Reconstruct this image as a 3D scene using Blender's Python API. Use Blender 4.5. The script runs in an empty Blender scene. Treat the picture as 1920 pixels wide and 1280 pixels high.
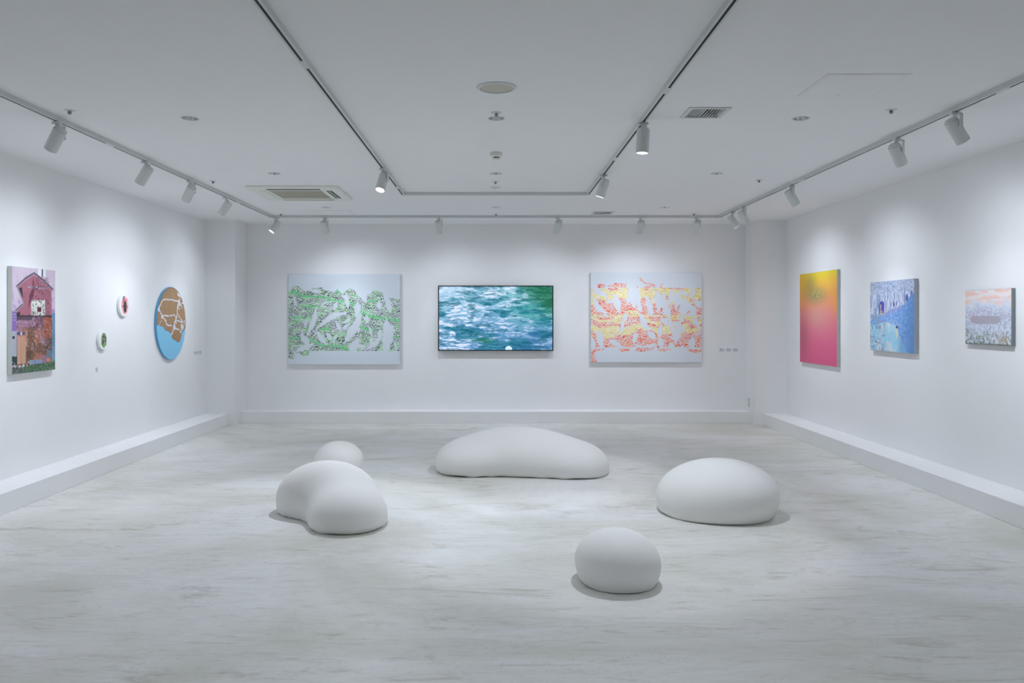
import bpy, bmesh, math, random
import numpy as np
from mathutils import Vector, Matrix, Quaternion

S = bpy.context.scene
COL = S.collection
# ---------------------------------------------------------------- camera
F_PX = 1520.0            # focal length in pixels of the 1920 wide frame
CAM_H = 1.44
cam = bpy.data.cameras.new('camera')
cam.sensor_width = 36.0
cam.sensor_fit = 'HORIZONTAL'
cam.lens = 36.0 * F_PX / 1920.0
cam.shift_x = (960 - 929) / 1920.0
cam.shift_y = -(640 - 596) / 1920.0
cam.clip_start = 0.05
camo = bpy.data.objects.new('camera', cam)
COL.objects.link(camo)
camo.location = (0, 0, CAM_H)
camo.rotation_euler = (math.pi / 2, 0, 0)
S.camera = camo
# ---------------------------------------------------------------- world, exposure
w = bpy.data.worlds.new('world'); S.world = w; w.use_nodes = True
w.node_tree.nodes['Background'].inputs[0].default_value = (0.75, 0.85, 0.95, 1)
w.node_tree.nodes['Background'].inputs[1].default_value = 0.3
S.view_settings.view_transform = 'Standard'
S.view_settings.look = 'None'
S.view_settings.gamma = 1
S.view_settings.exposure = 0.26
try: S.view_settings.use_curve_mapping = False
except Exception: pass
LAMP_COL = (0.815, 0.882, 1.0)
WATT = 29.0
# a white room lives on interreflection: let light bounce often enough
try:
    S.cycles.max_bounces = 8; S.cycles.diffuse_bounces = 7
except Exception: pass
# room measures (metres)
WX = 3.912; CEIL = 2.75; YB = 11.38; YN = -4.0; PX = 3.503; PY = 10.91

# ---------------------------------------------------------------- helpers
def lin(c):
    c = np.asarray(c, float)
    if c.max() > 1.001: c = c / 255.0
    return np.where(c <= 0.04045, c / 12.92, ((c + 0.055) / 1.055) ** 2.4)

def mat(name, col, rough=0.5, metal=0.0, emit=None, es=1.0, spec=0.5, bump=0.0, bscale=200.0):
    m = bpy.data.materials.new(name); m.use_nodes = True
    nt = m.node_tree; b = nt.nodes['Principled BSDF']
    c = lin(col)
    # a faint procedural mottling keeps every surface from being perfectly flat
    n = nt.nodes.new('ShaderNodeTexNoise'); n.inputs['Scale'].default_value = 6.0; n.inputs['Detail'].default_value = 4
    tc = nt.nodes.new('ShaderNodeTexCoord'); nt.links.new(tc.outputs['Object'], n.inputs['Vector'])
    r = nt.nodes.new('ShaderNodeMix'); r.data_type = 'RGBA'
    r.inputs['A'].default_value = (*(c * 0.985), 1); r.inputs['B'].default_value = (*np.minimum(c * 1.015, 1), 1)
    nt.links.new(n.outputs['Fac'], r.inputs['Factor']); nt.links.new(r.outputs['Result'], b.inputs['Base Color'])
    b.inputs['Roughness'].default_value = rough; b.inputs['Metallic'].default_value = metal
    b.inputs['Specular IOR Level'].default_value = spec
    if emit is not None:
        b.inputs['Emission Color'].default_value = (*lin(emit), 1); b.inputs['Emission Strength'].default_value = es
    if bump:
        n2 = nt.nodes.new('ShaderNodeTexNoise'); n2.inputs['Scale'].default_value = bscale; n2.inputs['Detail'].default_value = 3
        nt.links.new(tc.outputs['Object'], n2.inputs['Vector'])
        bp = nt.nodes.new('ShaderNodeBump'); bp.inputs['Strength'].default_value = bump; bp.inputs['Distance'].default_value = 0.002
        nt.links.new(n2.outputs['Fac'], bp.inputs['Height']); nt.links.new(bp.outputs['Normal'], b.inputs['Normal'])
    return m

def art_mat(name, rough=0.6, emission=False, es=1.0, bump=0.0):
    m = bpy.data.materials.new(name); m.use_nodes = True
    nt = m.node_tree; b = nt.nodes['Principled BSDF']
    a = nt.nodes.new('ShaderNodeAttribute'); a.attribute_name = 'paint'
    if emission:
        b.inputs['Base Color'].default_value = (0.01, 0.01, 0.012, 1)
        nt.links.new(a.outputs['Color'], b.inputs['Emission Color']); b.inputs['Emission Strength'].default_value = es
    else:
        nt.links.new(a.outputs['Color'], b.inputs['Base Color'])
    b.inputs['Roughness'].default_value = rough
    b.inputs['Specular IOR Level'].default_value = 0.3
    if bump:
        tc = nt.nodes.new('ShaderNodeTexCoord')
        n2 = nt.nodes.new('ShaderNodeTexNoise'); n2.inputs['Scale'].default_value = 90; n2.inputs['Detail'].default_value = 4
        nt.links.new(tc.outputs['Object'], n2.inputs['Vector'])
        bp = nt.nodes.new('ShaderNodeBump'); bp.inputs['Strength'].default_value = bump; bp.inputs['Distance'].default_value = 0.004
        nt.links.new(n2.outputs['Fac'], bp.inputs['Height']); nt.links.new(bp.outputs['Normal'], b.inputs['Normal'])
    return m

def add_box(bm, x0, x1, y0, y1, z0, z1):
    vs = [bm.verts.new((x, y, z)) for z in (z0, z1) for y in (y0, y1) for x in (x0, x1)]
    for f in ((0, 2, 3, 1), (4, 5, 7, 6), (0, 1, 5, 4), (2, 6, 7, 3), (0, 4, 6, 2), (1, 3, 7, 5)):
        bm.faces.new([vs[i] for i in f])
    return vs

def bx(*b):
    bm = bmesh.new(); add_box(bm, *b); return bm

def bevel(bm, w, seg=2):
    bmesh.ops.bevel(bm, geom=list(bm.edges), offset=w, segments=seg, affect='EDGES', profile=0.5)
    return bm

def lathe(bm, prof, n=40, M=None, cap=False):
    """prof = [(r,z)...] turned round the local z axis"""
    rings = []
    for r, z in prof:
        if r < 1e-6:
            rings.append([bm.verts.new((0, 0, z))])
        else:
            rings.append([bm.verts.new((r * math.cos(2 * math.pi * i / n), r * math.sin(2 * math.pi * i / n), z)) for i in range(n)])
    new = [v for R in rings for v in R]
    for a, b in zip(rings[:-1], rings[1:]):
        for i in range(n):
            j = (i + 1) % n
            if len(a) == 1 and len(b) == 1: continue
            if len(a) == 1: bm.faces.new((a[0], b[j], b[i]))
            elif len(b) == 1: bm.faces.new((a[i], a[j], b[0]))
            else: bm.faces.new((a[i], a[j], b[j], b[i]))
    if M is not None: bmesh.ops.transform(bm, matrix=M, verts=new)
    return new

def obj(name, bm, m, parent=None, smooth=False, loc=None):
    bmesh.ops.recalc_face_normals(bm, faces=list(bm.faces))
    me = bpy.data.meshes.new(name); bm.to_mesh(me); bm.free()
    me.materials.append(m)
    if smooth:
        for p in me.polygons: p.use_smooth = True
        try: me.set_sharp_from_angle(angle=math.radians(38))
        except Exception: pass
    o = bpy.data.objects.new(name, me); COL.objects.link(o)
    if parent: o.parent = parent
    if loc is not None: o.location = loc
    return o

def tag(o, label, cat, group=None):
    o['label'] = label; o['category'] = cat
    if group: o['group'] = group
    return o

def thing(name, label, cat, loc=(0, 0, 0), rotz=0, group=None):
    o = bpy.data.objects.new(name, None); COL.objects.link(o)
    o.empty_display_size = 0.1
    o.location = loc; o.rotation_euler = (0, 0, rotz)
    return tag(o, label, cat, group)

def struct(name, bm, m):
    o = obj(name, bm, m); o['kind'] = 'structure'; return o

# ---------------------------------------------------------------- materials
M_wall = mat('wall_paint', (243, 243, 243), 0.75, spec=0.2, bump=0.05, bscale=300)
M_ceil = mat('ceiling_paint', (238, 238, 238), 0.85, spec=0.1)
M_steel = mat('dull_steel', (150, 153, 156), 0.35, metal=0.6)
M_white = mat('white_powder_coat', (214, 217, 215), 0.45)
M_track = mat('track_aluminium_white', (208, 212, 210), 0.4)
M_dark = mat('track_slot_black', (14, 16, 18), 0.7)
M_blob = mat('matt_white_fibreglass', (241, 240, 237), 0.6, spec=0.22, bump=0.04, bscale=400)
M_chrome = mat('reflector_chrome', (240, 242, 246), 0.22, metal=0.92)
M_plastic = mat('ivory_plastic', (228, 228, 220), 0.5)
M_grille = mat('beige_grille', (196, 193, 178), 0.7)
M_black = mat('black_frame', (12, 13, 22), 0.35)
M_canvas = mat('raw_canvas_edge', (196, 200, 194), 0.8)
M_lens = mat('lit_lens', (255, 255, 255), 0.3, emit=(255, 255, 255), es=5.0)
M_card = mat('white_card', (232, 233, 234), 0.6)
M_ink = mat('printed_ink', (128, 132, 138), 0.7)

def floor_mat():
    m = bpy.data.materials.new('whitewashed_concrete'); m.use_nodes = True
    nt = m.node_tree; b = nt.nodes['Principled BSDF']; L = nt.links.new
    tc = nt.nodes.new('ShaderNodeTexCoord')
    def noise(scale, vec, detail=6, rough=0.6, dist=0.0):
        mp = nt.nodes.new('ShaderNodeMapping'); mp.inputs['Scale'].default_value = vec
        L(tc.outputs['Object'], mp.inputs['Vector'])
        n = nt.nodes.new('ShaderNodeTexNoise'); n.inputs['Scale'].default_value = scale
        n.inputs['Detail'].default_value = detail; n.inputs['Roughness'].default_value = rough; n.inputs['Distortion'].default_value = dist
        L(mp.outputs['Vector'], n.inputs['Vector']); return n
    def ramp(n, pts):
        r = nt.nodes.new('ShaderNodeValToRGB'); e = r.color_ramp.elements
        while len(e) < len(pts): e.new(0.5)
        for el, (p, c) in zip(e, pts): el.position = p; el.color = (*lin(c), 1)
        L(n.outputs['Fac'], r.inputs['Fac']); return r
    def mul(a, bb, f):
        x = nt.nodes.new('ShaderNodeMix'); x.data_type = 'RGBA'; x.blend_type = 'MULTIPLY'; x.inputs['Factor'].default_value = f
        L(a, x.inputs['A']); L(bb, x.inputs['B']); return x.outputs['Result']
    big = ramp(noise(0.5, (1, 1.4, 1), 6, 0.62, 1.2), [(0.34, (222, 222, 213)), (0.5, (236, 236, 233)), (0.64, (246, 247, 248))])
    streak = ramp(noise(1.7, (1, 5.5, 1), 9, 0.70, 2.2), [(0.30, (192, 192, 184)), (0.45, (250, 250, 250)), (1.0, (255, 255, 255))])
    fine = ramp(noise(6.0, (1, 14, 1), 7, 0.75, 1.1), [(0.30, (198, 200, 198)), (0.46, (252, 252, 252)), (1.0, (255, 255, 255))])
    patch = ramp(noise(0.9, (1, 2.6, 1), 9, 0.72, 2.4), [(0.30, (200, 194, 180)), (0.43, (248, 247, 243)), (1.0, (255, 255, 255))])
    vein = noise(1.1, (1, 3.0, 1), 7, 0.66, 3.0)
    vr = nt.nodes.new('ShaderNodeMapRange'); vr.inputs['From Min'].default_value = 0.0; vr.inputs['From Max'].default_value = 0.012
    ab = nt.nodes.new('ShaderNodeMath'); ab.operation = 'SUBTRACT'; ab.inputs[1].default_value = 0.5; L(vein.outputs['Fac'], ab.inputs[0])
    ac = nt.nodes.new('ShaderNodeMath'); ac.operation = 'ABSOLUTE'; L(ab.outputs[0], ac.inputs[0]); L(ac.outputs[0], vr.inputs['Value'])
    vc = nt.nodes.new('ShaderNodeMix'); vc.data_type = 'RGBA'; vc.inputs['A'].default_value = (*lin((206, 204, 198)), 1); vc.inputs['B'].default_value = (1, 1, 1, 1)
    L(vr.outputs['Result'], vc.inputs['Factor'])
    speck = ramp(noise(26, (1, 2.4, 1), 2, 0.5), [(0.0, (120, 118, 112)), (0.215, (130, 128, 122)), (0.24, (255, 255, 255))])
    c = mul(big.outputs['Color'], streak.outputs['Color'], 0.55)
    c = mul(c, fine.outputs['Color'], 0.4)
    c = mul(c, patch.outputs['Color'], 0.75)
    c = mul(c, vc.outputs['Result'], 0.35)
    c = mul(c, speck.outputs['Color'], 0.8)
    L(c, b.inputs['Base Color'])
    rn = noise(3, (1, 6, 1), 6, 0.7, 0.5)
    rr = nt.nodes.new('ShaderNodeMapRange'); rr.inputs['To Min'].default_value = 0.28; rr.inputs['To Max'].default_value = 0.52
    L(rn.outputs['Fac'], rr.inputs['Value']); L(rr.outputs['Result'], b.inputs['Roughness'])
    b.inputs['Specular IOR Level'].default_value = 0.35
    bp = nt.nodes.new('ShaderNodeBump'); bp.inputs['Strength'].default_value = 0.12; bp.inputs['Distance'].default_value = 0.004
    L(rn.outputs['Fac'], bp.inputs['Height']); L(bp.outputs['Normal'], b.inputs['Normal'])
    return m
M_floor = floor_mat()

# ================================================================= THE ROOM
struct('floor', bx(-WX - .2, WX + .2, YN - .2, YB + .2, -0.2, 0), M_floor)
struct('wall_back', bx(-WX - .2, WX + .2, YB, YB + .2, 0, CEIL), M_wall)
struct('wall_left', bx(-WX - .2, -WX, YN, YB, 0, CEIL), M_wall)
struct('wall_right', bx(WX, WX + .2, YN, YB, 0, CEIL), M_wall)
struct('wall_front', bx(-WX - .2, WX + .2, YN - .2, YN, 0, CEIL), M_wall)
struct('trim_1', bx(-WX, -PX, PY, YB, 0, CEIL), M_wall)        # corner piers
struct('trim_2', bx(PX, WX, PY, YB, 0, CEIL), M_wall)
struct('baseboard_left', bevel(bx(-WX, -3.602, YN, PY, 0, 0.157), 0.004), M_wall)
struct('baseboard_right', bevel(bx(3.602, WX, YN, PY, 0, 0.157), 0.004), M_wall)
struct('baseboard_back', bevel(bx(-PX, PX, 11.11, YB, 0, 0.157), 0.004), M_wall)

DL = [(x, y) for y in (5.322, 7.35, 9.6) for x in (-2.005, 0.005, 2.005)]
VENTS = [(1.338, 5.172), (1.338, 10.10)]
AC = (-2.03, 8.48)
SPK = (0.006, 4.605)
def make_ceiling():
    o = struct('ceiling', bx(-WX - .2, WX + .2, YN - .2, YB + .2, CEIL, CEIL + .3), M_ceil)
    cb = bmesh.new()
    for x, y in DL:
        lathe(cb, [(0, CEIL - .1), (.0505, CEIL - .1), (.0505, CEIL + .12), (0, CEIL + .12)], 32, Matrix.Translation((x, y, 0)))
    for x, y in VENTS:
        add_box(cb, x - .108, x + .108, y - .108, y + .108, CEIL - .1, CEIL + .15)
    add_box(cb, AC[0] - .43, AC[0] + .43, AC[1] - .43, AC[1] + .43, CEIL - .1, CEIL + .24)
    bmesh.ops.recalc_face_normals(cb, faces=list(cb.faces))
    me = bpy.data.meshes.new('cut'); cb.to_mesh(me); cb.free()
    cut = bpy.data.objects.new('cut', me); COL.objects.link(cut)
    md = o.modifiers.new('b', 'BOOLEAN'); md.object = cut; md.operation = 'DIFFERENCE'; md.solver = 'EXACT'
    dg = bpy.context.evaluated_depsgraph_get()
    nm = bpy.data.meshes.new_from_object(o.evaluated_get(dg))
    o.modifiers.clear(); o.data = nm
    bpy.data.objects.remove(cut)
    return o
make_ceiling()

# ================================================================= LIGHTING TRACKS
TW, TH, SW = 0.036, 0.030, 0.014
def track(label, p0, p1, couplers, group):
    """a run of track from p0 to p1 hung flush under the ceiling; open slot along its underside"""
    p0 = Vector(p0); p1 = Vector(p1); L = (p1 - p0).length
    ang = math.atan2(p1.y - p0.y, p1.x - p0.x)
    t = thing('lighting_track', label, 'lighting track', (p0.x, p0.y, CEIL), ang, group)
    bm = bmesh.new()
    h = TW / 2; s = SW / 2
    prof = [(-h, 0), (-h, -TH), (-s, -TH), (-s, -TH + .022), (s, -TH + .022), (s, -TH), (h, -TH), (h, 0)]
    a = [bm.verts.new((0, y, z)) for y, z in prof]; b = [bm.verts.new((L, y, z)) for y, z in prof]
    n = len(prof)
    for i in range(n):
        j = (i + 1) % n; bm.faces.new((a[i], a[j], b[j], b[i]))
    # end caps in three quads
    for v in (a, b):
        bm.faces.new((v[0], v[1], v[2], v[3])); bm.faces.new((v[4], v[5], v[6], v[7])); bm.faces.new((v[0], v[3], v[4], v[7]))
    obj('rail', bm, M_track, t)
    obj('slot_liner', bx(0.02, L - 0.02, -s + .0003, s - .0003, -TH + .0015, -TH + .0215), M_dark, t)
    for c in couplers:
        obj('coupler', bx(c - .06, c + .06, -.0125, .0125, -TH - .0015, -TH + .003), M_track, t)
    return t
OX, OY, IX, IY = 2.857, 10.36, 0.966, 8.45
track('long white ceiling track running beside the left wall', (-OX, -3.0), (-OX, OY - TW / 2), [9.0, 12.0, 6.0], 'outer ceiling track')
track('long white ceiling track running beside the right wall', (OX, -3.0), (OX, OY - TW / 2), [7.56, 10.57], 'outer ceiling track')
track('long white ceiling track running parallel to the back wall over the paintings', (-OX - TW / 2, OY), (OX + TW / 2, OY), [2.3, 4.1], 'outer ceiling track')
track('white ceiling track left of the round speaker, running towards the viewer', (-IX, -3.0), (-IX, IY - TW / 2), [7.1, 10.97], 'inner ceiling track')
track('white ceiling track right of the round speaker, running towards the viewer', (IX, -3.0), (IX, IY - TW / 2), [7.57, 9.53], 'inner ceiling track')
track('short white ceiling track joining the two inner tracks at the far end', (-IX - TW / 2, IY), (IX + TW / 2, IY), [], 'inner ceiling track')

# ================================================================= TRACK SPOTLIGHTS
def cyl_prof():
    return [(0, .062), (.030, .062), (.0335, .0605), (.036, .057), (.036, .050), (.0425, .050), (.0425, -.100), (.0415, -.103),
            (.0375, -.103), (.0365, -.088), (0, -.086)]
def spotlight(label, mount, target, power=1.0, side=1, cone=64, blend=1.0, lit=True, spill=.85, core=.90, grp='track spotlights', radius=0.022):
    mx, my = mount
    zt = CEIL - TH
    t = thing('track_spotlight', label, 'spotlight', (mx, my, zt), 0, grp)
    T = Vector(target); P = Vector((mx, my, zt - .098))
    d = (T - P); yaw = math.atan2(d.y, d.x) - math.pi / 2
    t.rotation_euler = (0, 0, yaw)
    hor = math.hypot(d.x, d.y); tilt = math.atan2(hor, -d.z)          # 0 = straight down
    obj('adapter', bevel(bx(-.016, .016, -.034, .034, -.016, -.0003), .002), M_white, t)
    ax = side * .0515
    bm = bmesh.new()
    lathe(bm, [(0, -.014), (.012, -.014), (.012, -.028), (0, -.028)], 20)
    x0, x1 = sorted((0, ax + side * .003))
    add_box(bm, x0, x1, -.011, .011, -.026, -.020)
    x0, x1 = sorted((ax - side * .003, ax + side * .003))
    add_box(bm, x0, x1, -.011, .011, -.112, -.020)
    obj('bracket_arm', bm, M_white, t)
    # housing tilts about the pivot
    R = Matrix.Rotation(tilt, 4, 'X')
    bm = bmesh.new(); lathe(bm, cyl_prof(), 40)
    x0, x1 = sorted((side * .040, side * .0485))
    hs = obj('housing', bm, M_white, t, smooth=True, loc=(0, 0, -.098)); hs.rotation_euler = (tilt, 0, 0)
    bm = bmesh.new(); lathe(bm, [(0, x0), (.009, x0), (.009, x1), (0, x1)], 20, Matrix.Rotation(math.pi / 2, 4, 'Y'))
    obj('pivot_knob', bm, M_white, t, loc=(0, 0, -.098))
    bm = bmesh.new(); lathe(bm, [(0, -.0875), (.0362, -.0893)], 32)
    obj('lens', bm, M_lens if lit else M_chrome, hs)
    if lit:
        ld = bpy.data.lights.new('spot_beam', 'SPOT'); ld.energy = WATT * power * core; ld.color = LAMP_COL
        ld.spot_size = math.radians(cone); ld.spot_blend = blend; ld.shadow_soft_size = radius
        lo = bpy.data.objects.new('spot_beam', ld); COL.objects.link(lo); lo.parent = hs; lo.location = (0, 0, -.108)
        if spill:   # the wide soft skirt of light round the beam's core
            l2 = bpy.data.lights.new('spot_spill', 'SPOT'); l2.energy = WATT * power * spill; l2.color = LAMP_COL
            l2.spot_size = math.radians(128); l2.spot_blend = 1.0; l2.shadow_soft_size = radius
            o2 = bpy.data.objects.new('spot_spill', l2); COL.objects.link(o2); o2.parent = hs; o2.location = (0, 0, -.108)
    return t
LW = -WX; RW = WX
def on_left(px, zrel):  return (LW, F_PX * WX / (929 - px), CAM_H + zrel)
def on_right(px, zrel): return (RW, F_PX * WX / (px - 929), CAM_H + zrel)
GL = 'spotlights on the left outer track'; GR = 'spotlights on the right outer track'; GB = 'spotlights along the back track'; GI = 'spotlights on the inner tracks'
# left side, near to far
spotlight('largest white cylinder spotlight on the left track, nearest the viewer', (-OX, 5.283), (LW, 5.80, 1.15), 1.0, 1, grp=GL)
spotlight('white spotlight on the left track, second from the viewer, above the house painting', (-OX, 6.62), (LW, 6.75, .98), 1.0, 1, grp=GL)
spotlight('upright hanging white spotlight on the left track, third from the viewer', (-OX, 7.58), (LW, 8.40, 1.15), .62, 1, grp=GL)
spotlight('white spotlight on the left track tilted hard to the left, fourth from the viewer', (-OX, 8.60), (LW, 8.50, 1.0), .8, 1, grp=GL)
spotlight('white spotlight at the left end of the back track with its lit mouth showing', (-2.80, OY), (LW, 9.72, .95), .85, 1, grp=GB)
# back track
def bmx(px): return (px - 929) * OY / F_PX
spotlight('small white spotlight on the back track above the green line painting', (bmx(608), OY), (-1.90, YB, .85), 1.0, grp=GB)
spotlight('small white spotlight on the back track above the left edge of the sea screen', (bmx(822), OY), (-.46, YB, .82), .72, grp=GB)
spotlight('small white spotlight on the back track just right of the sea screen', (bmx(1046), OY), (.46, YB, .82), .72, grp=GB)
spotlight('small white spotlight on the back track above the middle of the orange line painting', (bmx(1201), OY), (1.80, YB, .85), 1.0, grp=GB)
spotlight('small white spotlight on the back track above the right edge of the orange line painting', (bmx(1306), OY), (2.45, YB, 1.2), .2, grp=GB)
# right side, far to near
spotlight('left one of two overlapping spotlights at the far end of the right track', (OX, 9.78), (RW, 9.60, .95), .5, grp=GR)
spotlight('right one of two overlapping spotlights at the far end of the right track', (OX, 9.36), (RW, 9.75, .95), .6, grp=GR)
spotlight('white spotlight on the right track between the far pair and the two near ones', (OX, 7.84), (RW, 7.98, .96), .95, grp=GR)
spotlight('white spotlight on the right track with a hooked arm, second from the viewer', (OX, 5.775), (RW, 6.40, .96), 1.0, grp=GR)
spotlight('largest white spotlight on the right track, nearest the viewer', (OX, 5.04), (RW, 5.25, 1.12), .8, grp=GR)
# inner tracks
spotlight('white spotlight hanging from the far end of the left inner track', (-IX, 6.95), (-1.45, 5.85, 0.1), 2.0, -1, cone=74, blend=.45, spill=.75, core=1.0, grp=GI, radius=.03)
spotlight('white spotlight hanging from the far end of the right inner track, tilted left', (IX, 7.25), (.15, 7.50, 0.15), 1.25, -1, cone=70, blend=.3, spill=.75, core=1.0, grp=GI, radius=.03)
spotlight('largest lit white spotlight hanging straight down from the right inner track', (IX, 5.31), (.82, 5.30, 0.0), 1.75, -1, cone=66, blend=.4, spill=.75, core=1.0, grp=GI, radius=.03)

# near end of the room, outside the frame: spotlights added as unseen fill light
for yy in (3.2, .4):
    spotlight('unseen fill spotlight added on the left track, %s the viewer' % ('just above' if yy > 2 else 'nearly level with'), (-OX, yy), (LW, yy + .1, 1.3), .36, -1, grp=GL)
    spotlight('unseen fill spotlight added on the right track, %s the viewer' % ('just above' if yy > 2 else 'nearly level with'), (OX, yy), (RW, yy + .1, 1.3), .36, grp=GR)
for yy in (2.3,):
    spotlight('unseen fill spotlight added on the left inner track just above the viewer', (-IX, yy), (-1.3, yy + .3, 0), 1.1, -1, spill=0, core=1.0, cone=120, grp=GI)
    spotlight('unseen fill spotlight added on the right inner track just above the viewer', (IX, yy), (1.3, yy + .3, 0), 1.1, -1, spill=0, core=1.0, cone=120, grp=GI)

# ================================================================= CEILING FITTINGS
def downlight(label, x, y):
    t = thing('recessed_downlight', label, 'downlight', (x, y, CEIL), 0, 'recessed ceiling downlights')
    bm = bmesh.new(); lathe(bm, [(.0485, .001), (.0485, -.002), (.056, -.0035), (.0575, -.0012), (.0575, -.0002), (.0485, -.0002)], 48)
    obj('rim', bm, M_white, t, smooth=True)
    bm = bmesh.new(); lathe(bm, [(.0478, -.001), (.046, .012), (.040, .035), (.028, .060), (.024, .062)], 40)
    obj('reflector', bm, M_chrome, t, smooth=True)
    bm = bmesh.new(); lathe(bm, [(.0245, .0615), (.020, .060), (0, .060)], 32)
    obj('unlit_lamp', bm, mat('smoked_lamp', (66, 68, 74), 0.2), t)
rows = ['nearest the viewer', 'in the middle row', 'in the far row']; cols = ['left', 'centre', 'right']
for i, (x, y) in enumerate(DL):
    downlight('recessed silver downlight in the %s column, %s' % (cols[i % 3], rows[i // 3]), x, y)

def sprinkler(label, x, y):
    t = thing('ceiling_sprinkler', label, 'sprinkler', (x, y, CEIL), 0, 'ceiling sprinklers')
    bm = bmesh.new(); lathe(bm, [(0, -.0004), (.034, -.0004), (.033, -.003), (.018, -.006), (.012, -.004), (0, -.004)], 32)
    obj('escutcheon', bm, M_white, t, smooth=True)
    bm = bmesh.new(); lathe(bm, [(0, -.004), (.007, -.004), (.007, -.016), (.010, -.018), (.010, -.022), (.004, -.026), (0, -.026)], 20)
    add_box(bm, -.011, -.008, -.002, .002, -.024, -.004); add_box(bm, .008, .011, -.002, .002, -.024, -.004)
    obj('spray_head', bm, M_steel, t)
for i, (x, y) in enumerate([(-2.69, 5.12), (.006, 5.17), (2.49, 5.10), (-2.70, 7.75), (0, 7.78), (2.50, 7.69), (-2.70, 10.20), (.007, 10.20), (2.49, 10.17)]):
    sprinkler('small ceiling sprinkler in the %s column, %s' % (cols[i % 3], rows[i // 3]), x, y)

t = thing('ceiling_speaker', 'round flush ceiling speaker with a white rim between the inner tracks', 'speaker', (SPK[0], SPK[1], CEIL))
bm = bmesh.new(); lathe(bm, [(.093, -.002), (.095, -.009), (.104, -.010), (.114, -.004), (.115, -.0003), (.093, -.0003)], 64)
obj('rim', bm, M_white, t, smooth=True)
bm = bmesh.new(); lathe(bm, [(.0935, -.0015), (.0925, -.005), (.06, -.0065), (0, -.007)], 64)
obj('speaker_grille', bm, M_grille, t, smooth=True)

t = thing('smoke_detector', 'domed white smoke detector projecting from the ceiling', 'smoke detector', (.006, 6.42, CEIL))
bm = bmesh.new(); lathe(bm, [(0, -.0003), (.050, -.0003), (.050, -.022), (.047, -.028), (.036, -.036), (0, -.036)], 48)
obj('base', bm, M_plastic, t, smooth=True)
bm = bmesh.new(); lathe(bm, [(0, -.036), (.022, -.036), (.022, -.048), (0, -.048)], 32)
obj('vent_ring', bm, M_dark, t)
bm = bmesh.new()
for k in range(8):
    a = k * math.pi / 4 + .2
    vs = add_box(bm, .022, .027, -.003, .003, -.048, -.036); bmesh.ops.rotate(bm, verts=vs, cent=(0, 0, 0), matrix=Matrix.Rotation(a, 3, 'Z'))
lathe(bm, [(0, -.048), (.029, -.048), (.028, -.053), (.016, -.060), (0, -.061)], 32)
obj('sensor_cap', bm, M_plastic, t, smooth=True)
t = thing('flat_heat_detector', 'flat white ceiling disc with a small dome, just before the short inner track', 'detector', (.0, 8.12, CEIL))
bm = bmesh.new(); lathe(bm, [(0, -.0003), (.054, -.0003), (.054, -.003), (.045, -.008), (.02, -.009), (0, -.009)], 48)
obj('base', bm, M_white, t, smooth=True)
bm = bmesh.new(); lathe(bm, [(.020, -.009), (.017, -.018), (.008, -.023), (0, -.024)], 32)
obj('sensor_dome', bm, M_plastic, t, smooth=True)

def frame_bm(w, d, bw, z0, z1, ch=0.0):
    """flat rectangular ring, outer half sizes w,d, band width bw"""
    bm = bmesh.new()
    o0 = [(-w, -d), (w, -d), (w, d), (-w, d)]; i0 = [(-w + bw, -d + bw), (w - bw, -d + bw), (w - bw, d - bw), (-w + bw, d - bw)]
    L = []
    for (ring, z) in ((o0, z1), (o0, z0), (i0, z0), (i0, z1)):
        L.append([bm.verts.new((x, y, z)) for x, y in ring])
    for a, b in ((0, 1), (1, 2), (2, 3), (3, 0)):
        for i in range(4):
            j = (i + 1) % 4; bm.faces.new((L[a][i], L[a][j], L[b][j], L[b][i]))
    return bm
def vent(label, x, y):
    t = thing('ceiling_vent', label, 'air vent', (x, y, CEIL), 0, 'square ceiling vents')
    obj('frame', frame_bm(.133, .133, .026, -.006, -.0004), M_track, t)
    obj('dark_duct', bx(-.1075, .1075, -.1075, .1075, .06, .065), M_dark, t)
    for k in range(11):
        bm = bx(-.0016, .0016, -.1068, .1068, -.011, .011)
        bmesh.ops.rotate(bm, verts=list(bm.verts), cent=(0, 0, 0), matrix=Matrix.Rotation(math.radians(48 if k > 4 else -14), 3, 'Y'))
        obj('slat', bm, M_white, t, loc=(-.094 + k * .0188, 0, .010))
vent('square slatted white air vent near the right inner track', *VENTS[0])
vent('small square slatted air vent in front of the back track', *VENTS[1])

def hatch(label, x0, x1, y0, y1):
    cx, cy = (x0 + x1) / 2, (y0 + y1) / 2; hw, hd = (x1 - x0) / 2, (y1 - y0) / 2
    t = thing('ceiling_access_panel', label, 'access panel', (cx, cy, CEIL), 0, 'flush ceiling access panels')
    obj('frame', frame_bm(hw, hd, .016, -.0022, -.0004), M_ceil, t)
    obj('panel', bx(-hw + .020, hw - .020, -hd + .020, hd - .020, -.0025, -.0004), M_ceil, t)
    obj('joint', frame_bm(hw - .0161, hd - .0161, .0038, -.0021, -.0004), M_track, t)
    obj('outer_joint', frame_bm(hw + .002, hd + .002, .0019, -.0016, -.0004), M_track, t)
    bm = bmesh.new(); lathe(bm, [(0, -.0025), (.006, -.0025), (.005, -.004), (0, -.004)], 16)
    obj('latch', bm, M_grille, t, loc=(0, hd - .05, 0))
hatch('large square flush access panel in the ceiling at upper right', 1.784, 2.235, 4.35, 4.80)
hatch('faint square access panel in the ceiling behind the air conditioner', -2.225, -1.78, 9.86, 10.30)

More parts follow.
